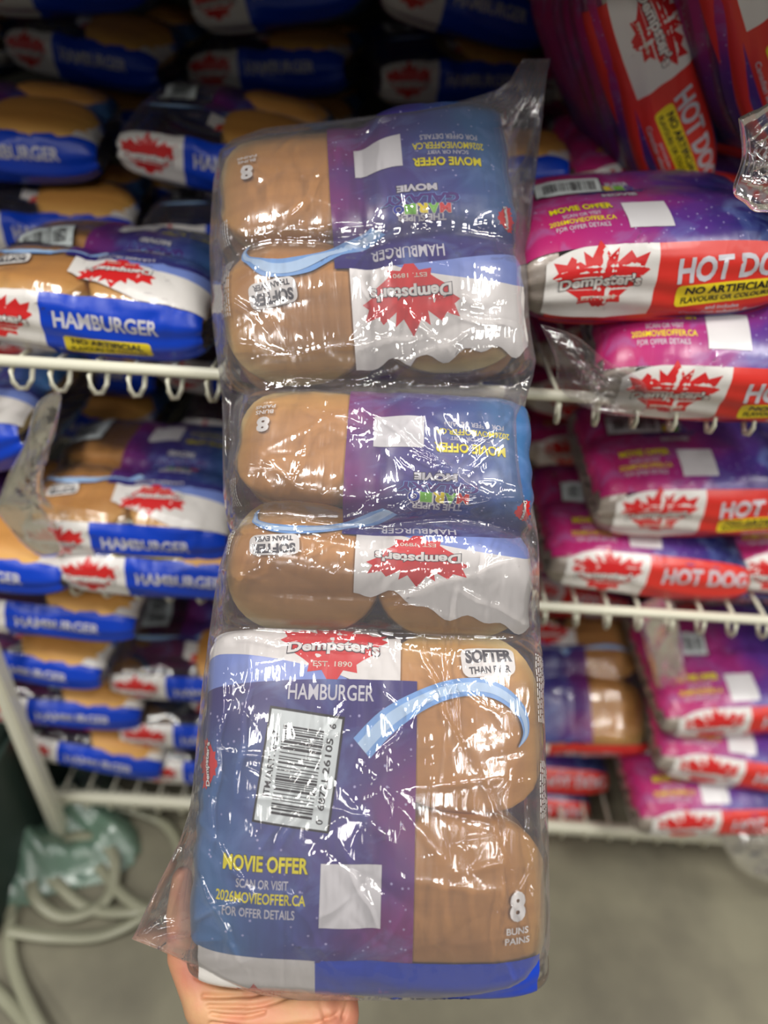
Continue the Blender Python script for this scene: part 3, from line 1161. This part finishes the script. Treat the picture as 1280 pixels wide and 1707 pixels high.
    for i in range(NR2):
        ii = int(round(i * (NR - 1) / (NR2 - 1)))
        for j in range(NC2):
            j2 = int(round(j * (NC - 1) / (NC2 - 1)))
            v = V[ii, j2].copy()
            e = min(j, NC2 - 1 - j) / 3.0
            g = min(1, e) * float(ft[ii, 0])
            g = math.sqrt(max(0, g * (2 - g)))
            base = mid[ii, j2]
            lrp = (Rt[ii] - Lf[ii]) / 500
            v[2] = base + (-.056) * g * min(1, lrp) + .003 * math.sin(i * .9 + j * 1.3) * g
            V2[i, j] = v
            if g == 0: V2[i, j] = V[ii, j2]
    F2 = []
    for i in range(NR2 - 1):
        for j in range(NC2 - 1):
            F2.append((i * NC2 + j, i * NC2 + j + 1, (i + 1) * NC2 + j + 1, (i + 1) * NC2 + j))
    link('bag_back', mesh('bag_back', V2.reshape(-1, 3), F2, M['bagback']), root)
    bms.free()


outer_bag()

# ------------------------------------------------------------------ packs on the shelves
pkA = Pack(W=.25, H=.235, T=.102, seed=31, crease=.008, creasey=.01, vcrease=.004, nrid=80, amp=.0022)
pkB = Pack(W=.262, H=.225, T=.114, seed=47, crease=.002, vcrease=.0, nrid=80, amp=.0022)
pkA2 = Pack(W=.25, H=.235, T=.09, seed=77, crease=.006, creasey=0, vcrease=.004, nrid=60, amp=.003)
pkB2 = Pack(W=.262, H=.225, T=.092, seed=87, crease=.004, vcrease=.0, nrid=60, amp=.003)
for pk_ in (pkA, pkA2):
    k_ = pk_.q - .034
    pk_.ymap = (np.array([-.2, .10, .1285, .137, .158, .205, .405]), np.array([-.256, .044, k_ - .063, k_ - .056, k_ - .040, k_ - .001, k_ + .2]))
shA = mesh('wrapper', *pkA.shell(90, 150), M['film'])
shB = mesh('wrapper', *pkB.shell(90, 150), M['film'])
shA2 = mesh('wrapper', *pkA2.shell(60, 110), M['film'])
shB2 = mesh('wrapper', *pkB2.shell(60, 110), M['film'])
edge_s = lambda x: .205 if x < -.06 else .205 - .45 * min(.075, x + .06)
artA = hamburger_art(pkA, 1, (.078, .055, .042, .066, PI / 2 + .25), edge_s)
artB = hotdog_art(pkB, 1)
artA2 = hamburger_art(pkA2, 0, (.075, .05, .045, .07, 0.1), edge_s)
artB2 = hotdog_art(pkB2, 0)
buA = four_buns(pkA, False)
buB = [(LONGBUN, (k - 2.5) * .041, 0, .022, 0, False) for k in range(6)]
artF = hamburger_art(pkA, 1, (.098, -.022, .056, .098, .05), edge_s)
artW = hamburger_art(pkA2, 0, None, edge_s, band='red')
KINDS = {'F': (artF, shA, buA, pkA, PI), 'W': (artW, shA2, four_buns(pkA2, False), pkA2, 0), 'H': (artA, shA, buA, pkA, PI), 'D': (artB, shB, buB, pkB, 0), 'h': (artA2, shA2, buA[:2], pkA2, PI), 'd': (artB2, shB2, [], pkB2, 0)}


def shelf_pack(kind, pos, yaw=0, roll=0, pitch=0, label='', group=None):
    """pos = middle of the band that faces the aisle"""
    art, sh, bu, pk, r0 = KINDS[kind]
    rot = Matrix.Rotation(math.radians(yaw), 4, 'Z') @ Matrix.Rotation(math.radians(roll), 4, 'Y') @ Matrix.Rotation(math.radians(pitch), 4, 'X')
    m = Matrix.Translation(pos) @ rot @ Matrix.Translation((0, pk.H / 2, 0)) @ Matrix.Rotation(r0, 4, 'Z')
    nm = 'hamburger_bun_pack' if kind in 'HhFW' else 'hot_dog_bun_pack'
    return build_pack(nm, art, m, label, group or ('hamburger bun packs on the shelves' if kind in 'HhFW' else 'hot dog bun packs on the shelves'), sh, bu)


# front packs: kind, px, py of the band's middle, plane y, yaw, roll, pitch, label
FRONT = [
    ('H', 132, 548, .66, -1, 2, 4, 'blue banded hamburger bun pack on upper left wire shelf, front'),
    ('D', 1105, 478, .655, 3, -5, 6, 'red banded hot dog pack lying flat on upper right shelf stack'),
    ('D', 1215, 672, .635, -2, -2, 20, 'hot dog pack sagging over the upper rail at right'),
    ('D', 1112, 150, .86, 16, 52, 6, 'tilted hot dog pack sliding down at the upper right'),
    ('D', 1300, 30, .82, 14, 50, 0, 'dark hot dog pack at the top right corner above tilted one'),
    ('F', 206, 915, .635, 0, 0, 6, 'hamburger bun pack with tall sticker under the left wires'),
    ('H', -130, 770, .66, 0, -14, 0, 'hamburger bun pack cut off by the left frame edge'),
    ('D', 1180, 866, .68, 0, -5, 6, 'hot dog pack with white leaf panel on middle right shelf'),
    ('d', 1085, 974, .665, 1, 3, 3, 'lower hot dog pack directly on the middle right rail'),
    ('d', 1375, 975, .69, 0, 0, 0, 'hot dog pack at the right edge on middle shelf'),
    ('h', 262, 975, .622, 0, 0, 0, 'hamburger pack under the sticker pack at left'),
    ('h', -70, 962, .618, -2, 2, 2, 'blurred pack end at the left edge under the clear bag tail'),
    ('h', 60, 1045, .635, 4, 8, 3, 'blurred blue banded pack, highest of lower left stack'),
    ('h', 20, 1122, .65, -3, 5, 3, 'blurred blue banded pack, second of lower left stack'),
    ('h', 90, 1200, .645, 5, 8, 2, 'blurred blue banded pack, third of lower left stack'),
    ('h', 135, 1272, .64, -2, 10, 3, 'blurred blue banded pack, lowest of left stack on bottom shelf'),
    ('h', 320, 1160, .67, 2, 2, 8, 'blurred blue banded pack beside the held bag, upper'),
    ('h', 330, 1240, .66, 3, 2, 2, 'blurred blue banded pack beside the held bag, middle'),
    ('h', 345, 1300, .65, 1, 0, 2, 'blurred blue banded pack beside the held bag, lowest'),
    ('W', 950, 1258, .69, 1, -3, 30, 'hamburger pack leaning up with red band, lower right of bag'),
    ('d', 890, 1312, .70, 0, 0, 0, 'red banded pack second from bottom beside bag at right'),
    ('d', 860, 1362, .68, 0, 0, 0, 'red banded pack lowest beside bag at right'),
    ('d', 1255, 1215, .66, 4, -5, 8, 'pink topped hot dog pack, highest of lower right stack'),
    ('d', 1240, 1305, .63, -3, 4, 6, 'hot dog pack in the middle of the lower right stack'),
    ('d', 1205, 1385, .60, 3, -3, 6, 'hot dog pack lowest of lower right stack near the floor'),
]
for (k, px, py, y, yaw, roll, pit, lab) in FRONT:
    shelf_pack(k, Cy(px, py, y), yaw, roll, pit, lab)

# rows standing deeper on each shelf
ordn = ['first', 'second', 'third', 'fourth', 'fifth', 'sixth']
rr = random.Random(3)
T_ = .093
for lev, ybase, n in ((1, .92, 3), (1, 1.19, 6), (2, .93, 3), (3, .93, 4)):
    for c, xc in enumerate((-.78, -.50, -.22, .06, .34, .62, .90)):
        for t in range(n):
            if lev == 1 and ybase < 1 and t >= 2 and xc < .3: continue
            z = shelf_z[lev] + .05 + t * T_
            kind = 'h' if xc < .2 else 'd'
            lab = ('shaded %s pack, %s shelf, %s row back, %s column, %s in its pile' % ('hamburger' if kind == 'h' else 'hot dog', {1: 'upper', 2: 'middle', 3: 'bottom'}[lev], 'second' if ybase < 1 else 'third', ordn[c] if c < 6 else 'rightmost', 'topmost' if t == n - 1 else 'lowest' if t == 0 else ordn[t]))
            shelf_pack(kind, Vector((xc + rr.uniform(-.02, .02), ybase + rr.uniform(-.01, .02), z)), rr.uniform(-14, 14), rr.uniform(-13, 13), rr.uniform(-6, 14), lab)


# ------------------------------------------------------------------ loose clear overwrap seen at the shelf packs
TAILM = clearfilm('clear_tail_film', haze=.012, gl=.03, rough=.12, scale=30, bump=.35)


def loose_bag(pts, y, depth, label, seed, n=26):
    """crumpled clear film pouch; outline given as image points on the plane y"""
    P = [Cy(px, py, y) for px, py in pts]
    c = sum(P, Vector()) / len(P)
    ring = smooth_path(P + [P[0]], 8)[:-1]
    rs = np.random.RandomState(seed)
    V, F = [], []
    m = len(ring)
    for sgn in (-1, 1):
        for k in range(n):
            f = 1 - k / n
            for q in ring:
                v = c + (q - c) * f
                h = math.sqrt(max(0, 1 - f ** 3)) * depth
                v = v + Vector((0, sgn * h, 0)) + Vector((math.sin(q.x * 90 + k * .8), math.sin(q.z * 120 + k * .6 + seed), math.sin(q.x * 140 - k * .5))) * .003 * (1 - f)
                V.append(v)
    for q in (0, 1):
        b = q * n * m
        for k in range(n - 1):
            for i in range(m):
                i2 = (i + 1) % m
                F.append((b + k * m + i, b + k * m + i2, b + (k + 1) * m + i2, b + (k + 1) * m + i))
    me = mesh('loose_film', V, F, TAILM)
    return tag(link('clear_bag_tail', me), label, 'plastic bag')


loose_bag([(-8, 850), (14, 790), (42, 735), (62, 672), (100, 655), (96, 700), (78, 742), (66, 800), (72, 850), (104, 915), (70, 930), (30, 900)], .63, .008, 'gathered clear bag tail at left of the sticker pack', 1)
loose_bag([(900, 540), (925, 600), (930, 640), (960, 672), (1010, 690), (1070, 690), (1075, 640), (1010, 600), (960, 560)], .625, .012, 'clear film corner hanging below the upper right rail', 2)
loose_bag([(1232, 196), (1262, 182), (1320, 170), (1335, 330), (1268, 354), (1240, 338), (1222, 318), (1238, 262)], .60, .009, 'clear bag end of the tilted pack, right frame edge', 3)
loose_bag([(1200, 1400), (1250, 1385), (1330, 1390), (1330, 1470), (1250, 1446), (1215, 1425)], .60, .03, 'clear bag corner drooping to the floor at right', 4)
loose_bag([(1060, 1010), (1120, 1000), (1145, 1120), (1180, 1250), (1130, 1265), (1100, 1180), (1080, 1100)], .72, .02, 'upright fold of clear film left of the pink pack', 5)

# ------------------------------------------------------------------ lower left: post, dark bin edge, teal wrap, straps
a = Cy(-60, 1075, .63); b = Cy(88, 1322, .63)
post = box_bm((a.x + b.x) / 2 - .01, .635, (FLOORZ + shelf_z[1]) / 2, .022, .03, shelf_z[1] - FLOORZ, .003)
px_ = b.x - .008
post.free()
post = box_bm(px_, .625, (FLOORZ + shelf_z[2] - .1) / 2, .020, .026, (shelf_z[2] - .1 - FLOORZ), .003)
tag(link('shelf_post', bm_mesh('shelf_post', post, M['rail'], False)), 'cream steel post at the left end of bottom shelf', 'post')

dkg = simple('dark_green_plastic', rgb(34, 50, 44), .5)
bmx = box_bm(px_ - .20, .60, FLOORZ + .13, .34, .30, .26, .01)
# hollow the bin
top = [f for f in bmx.faces if f.normal.z > .9 and f.calc_area() > .05]
if top:
    r_ = bmesh.ops.inset_region(bmx, faces=top, thickness=.012)
    bmesh.ops.translate(bmx, verts=list({v for f in top for v in f.verts}), vec=(0, 0, -.2))
tag(link('floor_bin', bm_mesh('floor_bin', bmx, dkg, False)), 'dark green bin on the floor left of the shelves', 'bin')


def heap(cx, cy, rx, ry, h, seed, n=60):
    rs = np.random.RandomState(seed)
    ph = rs.uniform(0, 6.28, 12)
    V, F = [], []
    for i in range(n):
        for j in range(n):
            u = i / (n - 1) * 2 - 1; v = j / (n - 1) * 2 - 1
            r = math.hypot(u, v)
            e = max(0, 1 - r * r)
            z = h * e ** .6 * (.6 + .25 * math.sin(5 * u + ph[0] + 2 * math.sin(3 * v + ph[1])) + .2 * math.sin(9 * v + ph[2] + 2 * math.sin(5 * u)) + .12 * abs(math.sin(14 * u + 11 * v + ph[3])))
            k = 1 + .12 * math.sin(4 * math.atan2(v, u) + ph[4])
            V.append((cx + rx * u * k, cy + ry * v * k, FLOORZ + .003 + max(0, z)))
    for i in range(n - 1):
        for j in range(n - 1):
            u = (i + .5) / (n - 1) * 2 - 1; v = (j + .5) / (n - 1) * 2 - 1
            if math.hypot(u, v) < 1:
                F.append((i * n + j, (i + 1) * n + j, (i + 1) * n + j + 1, i * n + j + 1))
    return V, F


teal = clearfilm('teal_stretch_wrap', haze=.62, gl=.08, rough=.3, scale=14, bump=.8, hcol=rgb(122, 158, 138))
p = Cz(60, 1390, FLOORZ)
V, F = heap(p.x, p.y, .17, .13, .07, 2)
tag(link('stretch_wrap', mesh('stretch_wrap', V, F, teal)), 'crumpled pale teal stretch wrap on the floor at left', 'plastic wrap')

strap = simple('pale_translucent_strap', rgb(150, 150, 128), .35)
paths = [
    [(-30, 1330), (30, 1400), (90, 1470), (150, 1515), (230, 1525), (300, 1500), (370, 1460)],
    [(20, 1560), (90, 1568), (170, 1560), (240, 1530), (290, 1480), (300, 1420), (270, 1370), (200, 1350)],
    [(-20, 1460), (15, 1500), (20, 1600), (60, 1700), (100, 1760)],
    [(110, 1400), (160, 1440), (210, 1500), (280, 1540), (340, 1560)],
    [(-20, 1640), (20, 1680), (60, 1730)],
    [(60, 1430), (130, 1400), (190, 1430), (180, 1500), (110, 1530), (60, 1500), (60, 1430)],
]
labs = ['pale plastic strap curving from left edge below teal wrap', 'wide pale strap loop left of the clear bag corner', 'pale strap running down the lower left frame edge', 'short pale strap crossing the loops toward the bag', 'pale strap end in the bottom left corner', 'small coiled pale strap in front of teal wrap']
for i, (pp, lb) in enumerate(zip(paths, labs)):
    P3 = [Cz(x, y, FLOORZ + .01) for x, y in pp]
    for k, q in enumerate(P3): q.z = FLOORZ + .012 + .016 * (0.5 + .5 * math.sin(k * 1.7 + i))
    sp = smooth_path(P3, 8)
    V, F = [], []
    for k, q in enumerate(sp):
        t = (sp[min(k + 1, len(sp) - 1)] - sp[max(k - 1, 0)]).normalized()
        n = Vector((-t.y, t.x, 0)).normalized()
        wv = .0085
        up = Vector((0, 0, .0012))
        V += [q + n * wv + up, q - n * wv + up, q - n * wv - up, q + n * wv - up]
    for k in range(len(sp) - 1):
        for e in range(4):
            e2 = (e + 1) % 4
            F.append((k * 4 + e, k * 4 + e2, (k + 1) * 4 + e2, (k + 1) * 4 + e))
    tag(link('plastic_strap', mesh('plastic_strap', V, F, strap)), lb, 'strap', 'packing straps on the floor')


# ------------------------------------------------------------------ hand
def skin_mat():
    t = NT('skin')
    tc = t.n('TexCoord')
    no = t.n('TexNoise', i_Scale=26.0, i_Detail=4.0)
    t.l(tc, 'Object', no, 'Vector')
    cr = t.n('ValToRGB')
    cr.color_ramp.elements[0].position = .35
    cr.color_ramp.elements[0].color = rgb(206, 132, 108)
    cr.color_ramp.elements[1].position = .65
    cr.color_ramp.elements[1].color = rgb(204, 156, 116)
    t.l(no, 'Fac', cr, 0)
    p_ = t.n('BsdfPrincipled', i_Roughness=.5)
    p_.inputs['Subsurface Weight'].default_value = .12
    p_.inputs['Subsurface Radius'].default_value = (.01, .004, .002)
    p_.inputs['Subsurface Scale'].default_value = .5
    t.l(cr, 0, p_, 'Base Color')
    n2 = t.n('TexNoise', i_Scale=260.0, i_Detail=3.0)
    t.l(tc, 'Object', n2, 'Vector')
    b_ = t.n('Bump', i_Strength=.25, i_Distance=.001)
    t.l(n2, 'Fac', b_, 'Height')
    t.l(b_, 'Normal', p_, 'Normal')
    t.l(p_, 0, t.out, 0)
    return t.m


def capsule(bm, a, b, ra, rb, flat=None):
    """tapered capsule between two points"""
    a = Vector(a); b = Vector(b)
    d = b - a
    n = 16
    q = d.to_track_quat('Z', 'Y')
    prof = []
    for k in range(6): an = -PI / 2 + PI / 2 * k / 5; prof.append((math.cos(an) * ra, math.sin(an) * ra))
    for k in range(6): an = PI / 2 * k / 5; prof.append((math.cos(an) * rb, d.length + math.sin(an) * rb))
    rings = []
    for r, z in prof:
        rings.append([bm.verts.new(a + q @ Vector((max(r, 1e-4) * math.cos(2 * PI * k / n), max(r, 1e-4) * math.sin(2 * PI * k / n), z))) for k in range(n)])
    for i in range(len(rings) - 1):
        for k in range(n):
            k2 = (k + 1) % n
            bm.faces.new((rings[i][k], rings[i][k2], rings[i + 1][k2], rings[i + 1][k]))
    bm.faces.new(rings[0][::-1]); bm.faces.new(rings[-1])


def hand():
    bm = bmesh.new()
    W0 = hpt(480, 1860, -.060); W1 = hpt(478, 1700, -.066)
    # forearm and wrist: two overlapping bones make it wider than deep
    for dx in (-.022, .0, .022):
        capsule(bm, W0 + Vector((dx * 1.1, -.08, 0)), W1 + Vector((dx * 1.0, 0, 0)), .029, .026)
    # heel of the hand and palm behind the pack
    base = [hpt(352, 1668, -.070), hpt(430, 1680, -.066), hpt(500, 1685, -.068), hpt(556, 1690, -.073)]
    for q, r in zip(base, (.022, .024, .023, .021)):
        capsule(bm, W1, q, .026, r)
    kn = [hpt(395, 1520, -.116), hpt(455, 1500, -.119), hpt(515, 1505, -.118), hpt(570, 1525, -.114)]
    for q, k_ in zip(base, kn): capsule(bm, q, k_, .020, .0135)
    for i in range(3):
        capsule(bm, (base[i] + base[i + 1]) / 2, (kn[i] + kn[i + 1]) / 2, .019, .012)
    lens = [(.040, .026, .021), (.045, .029, .022), (.042, .027, .022), (.033, .021, .020)]
    for i, (k_, L) in enumerate(zip(kn, lens)):
        d = Vector((-.12 + .10 * i, 1, .06)).normalized()
        p0 = k_; r = (.0105, .0105, .010, .009)[i]
        for j, l in enumerate(L):
            d2 = (d + Vector((0, 0, .12 * j))).normalized()
            p1 = p0 + d2 * l
            capsule(bm, p0, p1, r, r * .92)
            p0 = p1; r *= .92
    # thumb up the left side of the pack
    t0 = hpt(345, 1660, -.068); t1 = hpt(312, 1590, -.074); t2 = hpt(300, 1520, -.075); t3 = hpt(304, 1462, -.070)
    capsule(bm, base[0], t1, .021, .0165)
    capsule(bm, t1, t2, .0150, .0118)
    capsule(bm, t2, t3, .0115, .0090)
    me = bpy.data.meshes.new('hand')
    bm.to_mesh(me); bm.free()
    ob = bpy.data.objects.new('tmp_hand', me)
    COL.objects.link(ob)
    rm = ob.modifiers.new('r', 'REMESH'); rm.mode = 'VOXEL'; rm.voxel_size = .0026
    sm = ob.modifiers.new('s', 'SMOOTH'); sm.factor = .6; sm.iterations = 9
    sb = ob.modifiers.new('u', 'SUBSURF'); sb.levels = 1
    bpy.context.view_layer.update()
    me2 = bpy.data.meshes.new_from_object(ob.evaluated_get(bpy.context.evaluated_depsgraph_get()))
    bpy.data.objects.remove(ob)
    # skin folds across the heel of the hand and wrist
    n = len(me2.vertices)
    co = np.zeros(n * 3); me2.vertices.foreach_get('co', co); co = co.reshape(-1, 3)
    no = np.zeros(n * 3); me2.vertices.foreach_get('normal', no); no = no.reshape(-1, 3)
    folds = []
    for (xa, ya, xb, yb, dp, wd) in [(335, 1668, 480, 1650, .0022, .0012), (345, 1682, 500, 1664, .0018, .0011), (350, 1694, 440, 1686, .0020, .0011), (360, 1650, 430, 1640, .0014, .001), (520, 1640, 545, 1700, .0012, .0015), (585, 1655, 572, 1707, .0018, .0014), (350, 1712, 560, 1700, .0022, .0014), (320, 1640, 400, 1658, .0012, .001)]:
        folds.append((np.array(hpt(xa, ya, -.045)), np.array(hpt(xb, yb, -.045)), dp, wd))
    for a_, b_, dp, wd in folds:
        ab = (b_ - a_)[:2]
        L2 = ab @ ab
        t = np.clip(((co[:, :2] - a_[:2]) @ ab) / L2, 0, 1)
        sag = .0022 * np.sin(t * PI)
        foot = a_[:2] + t[:, None] * ab
        foot[:, 1] -= sag
        d = np.linalg.norm(co[:, :2] - foot, axis=1)
        wgt = 1.6 * dp * np.exp(-(d / wd / 1.4) ** 2) * np.clip(no[:, 2] + .2, 0, 1)
        co -= no * wgt[:, None]
    me2.vertices.foreach_set('co', co.ravel())
    me2.polygons.foreach_set('use_smooth', [True] * len(me2.polygons))
    me2.materials.clear()
    me2.materials.append(skin_mat())
    me2.name = 'hand'
    o = link('person', me2)
    o.matrix_world = HF
    tag(o, 'bare left hand and wrist holding up the bagged packs from below', 'person')


hand()
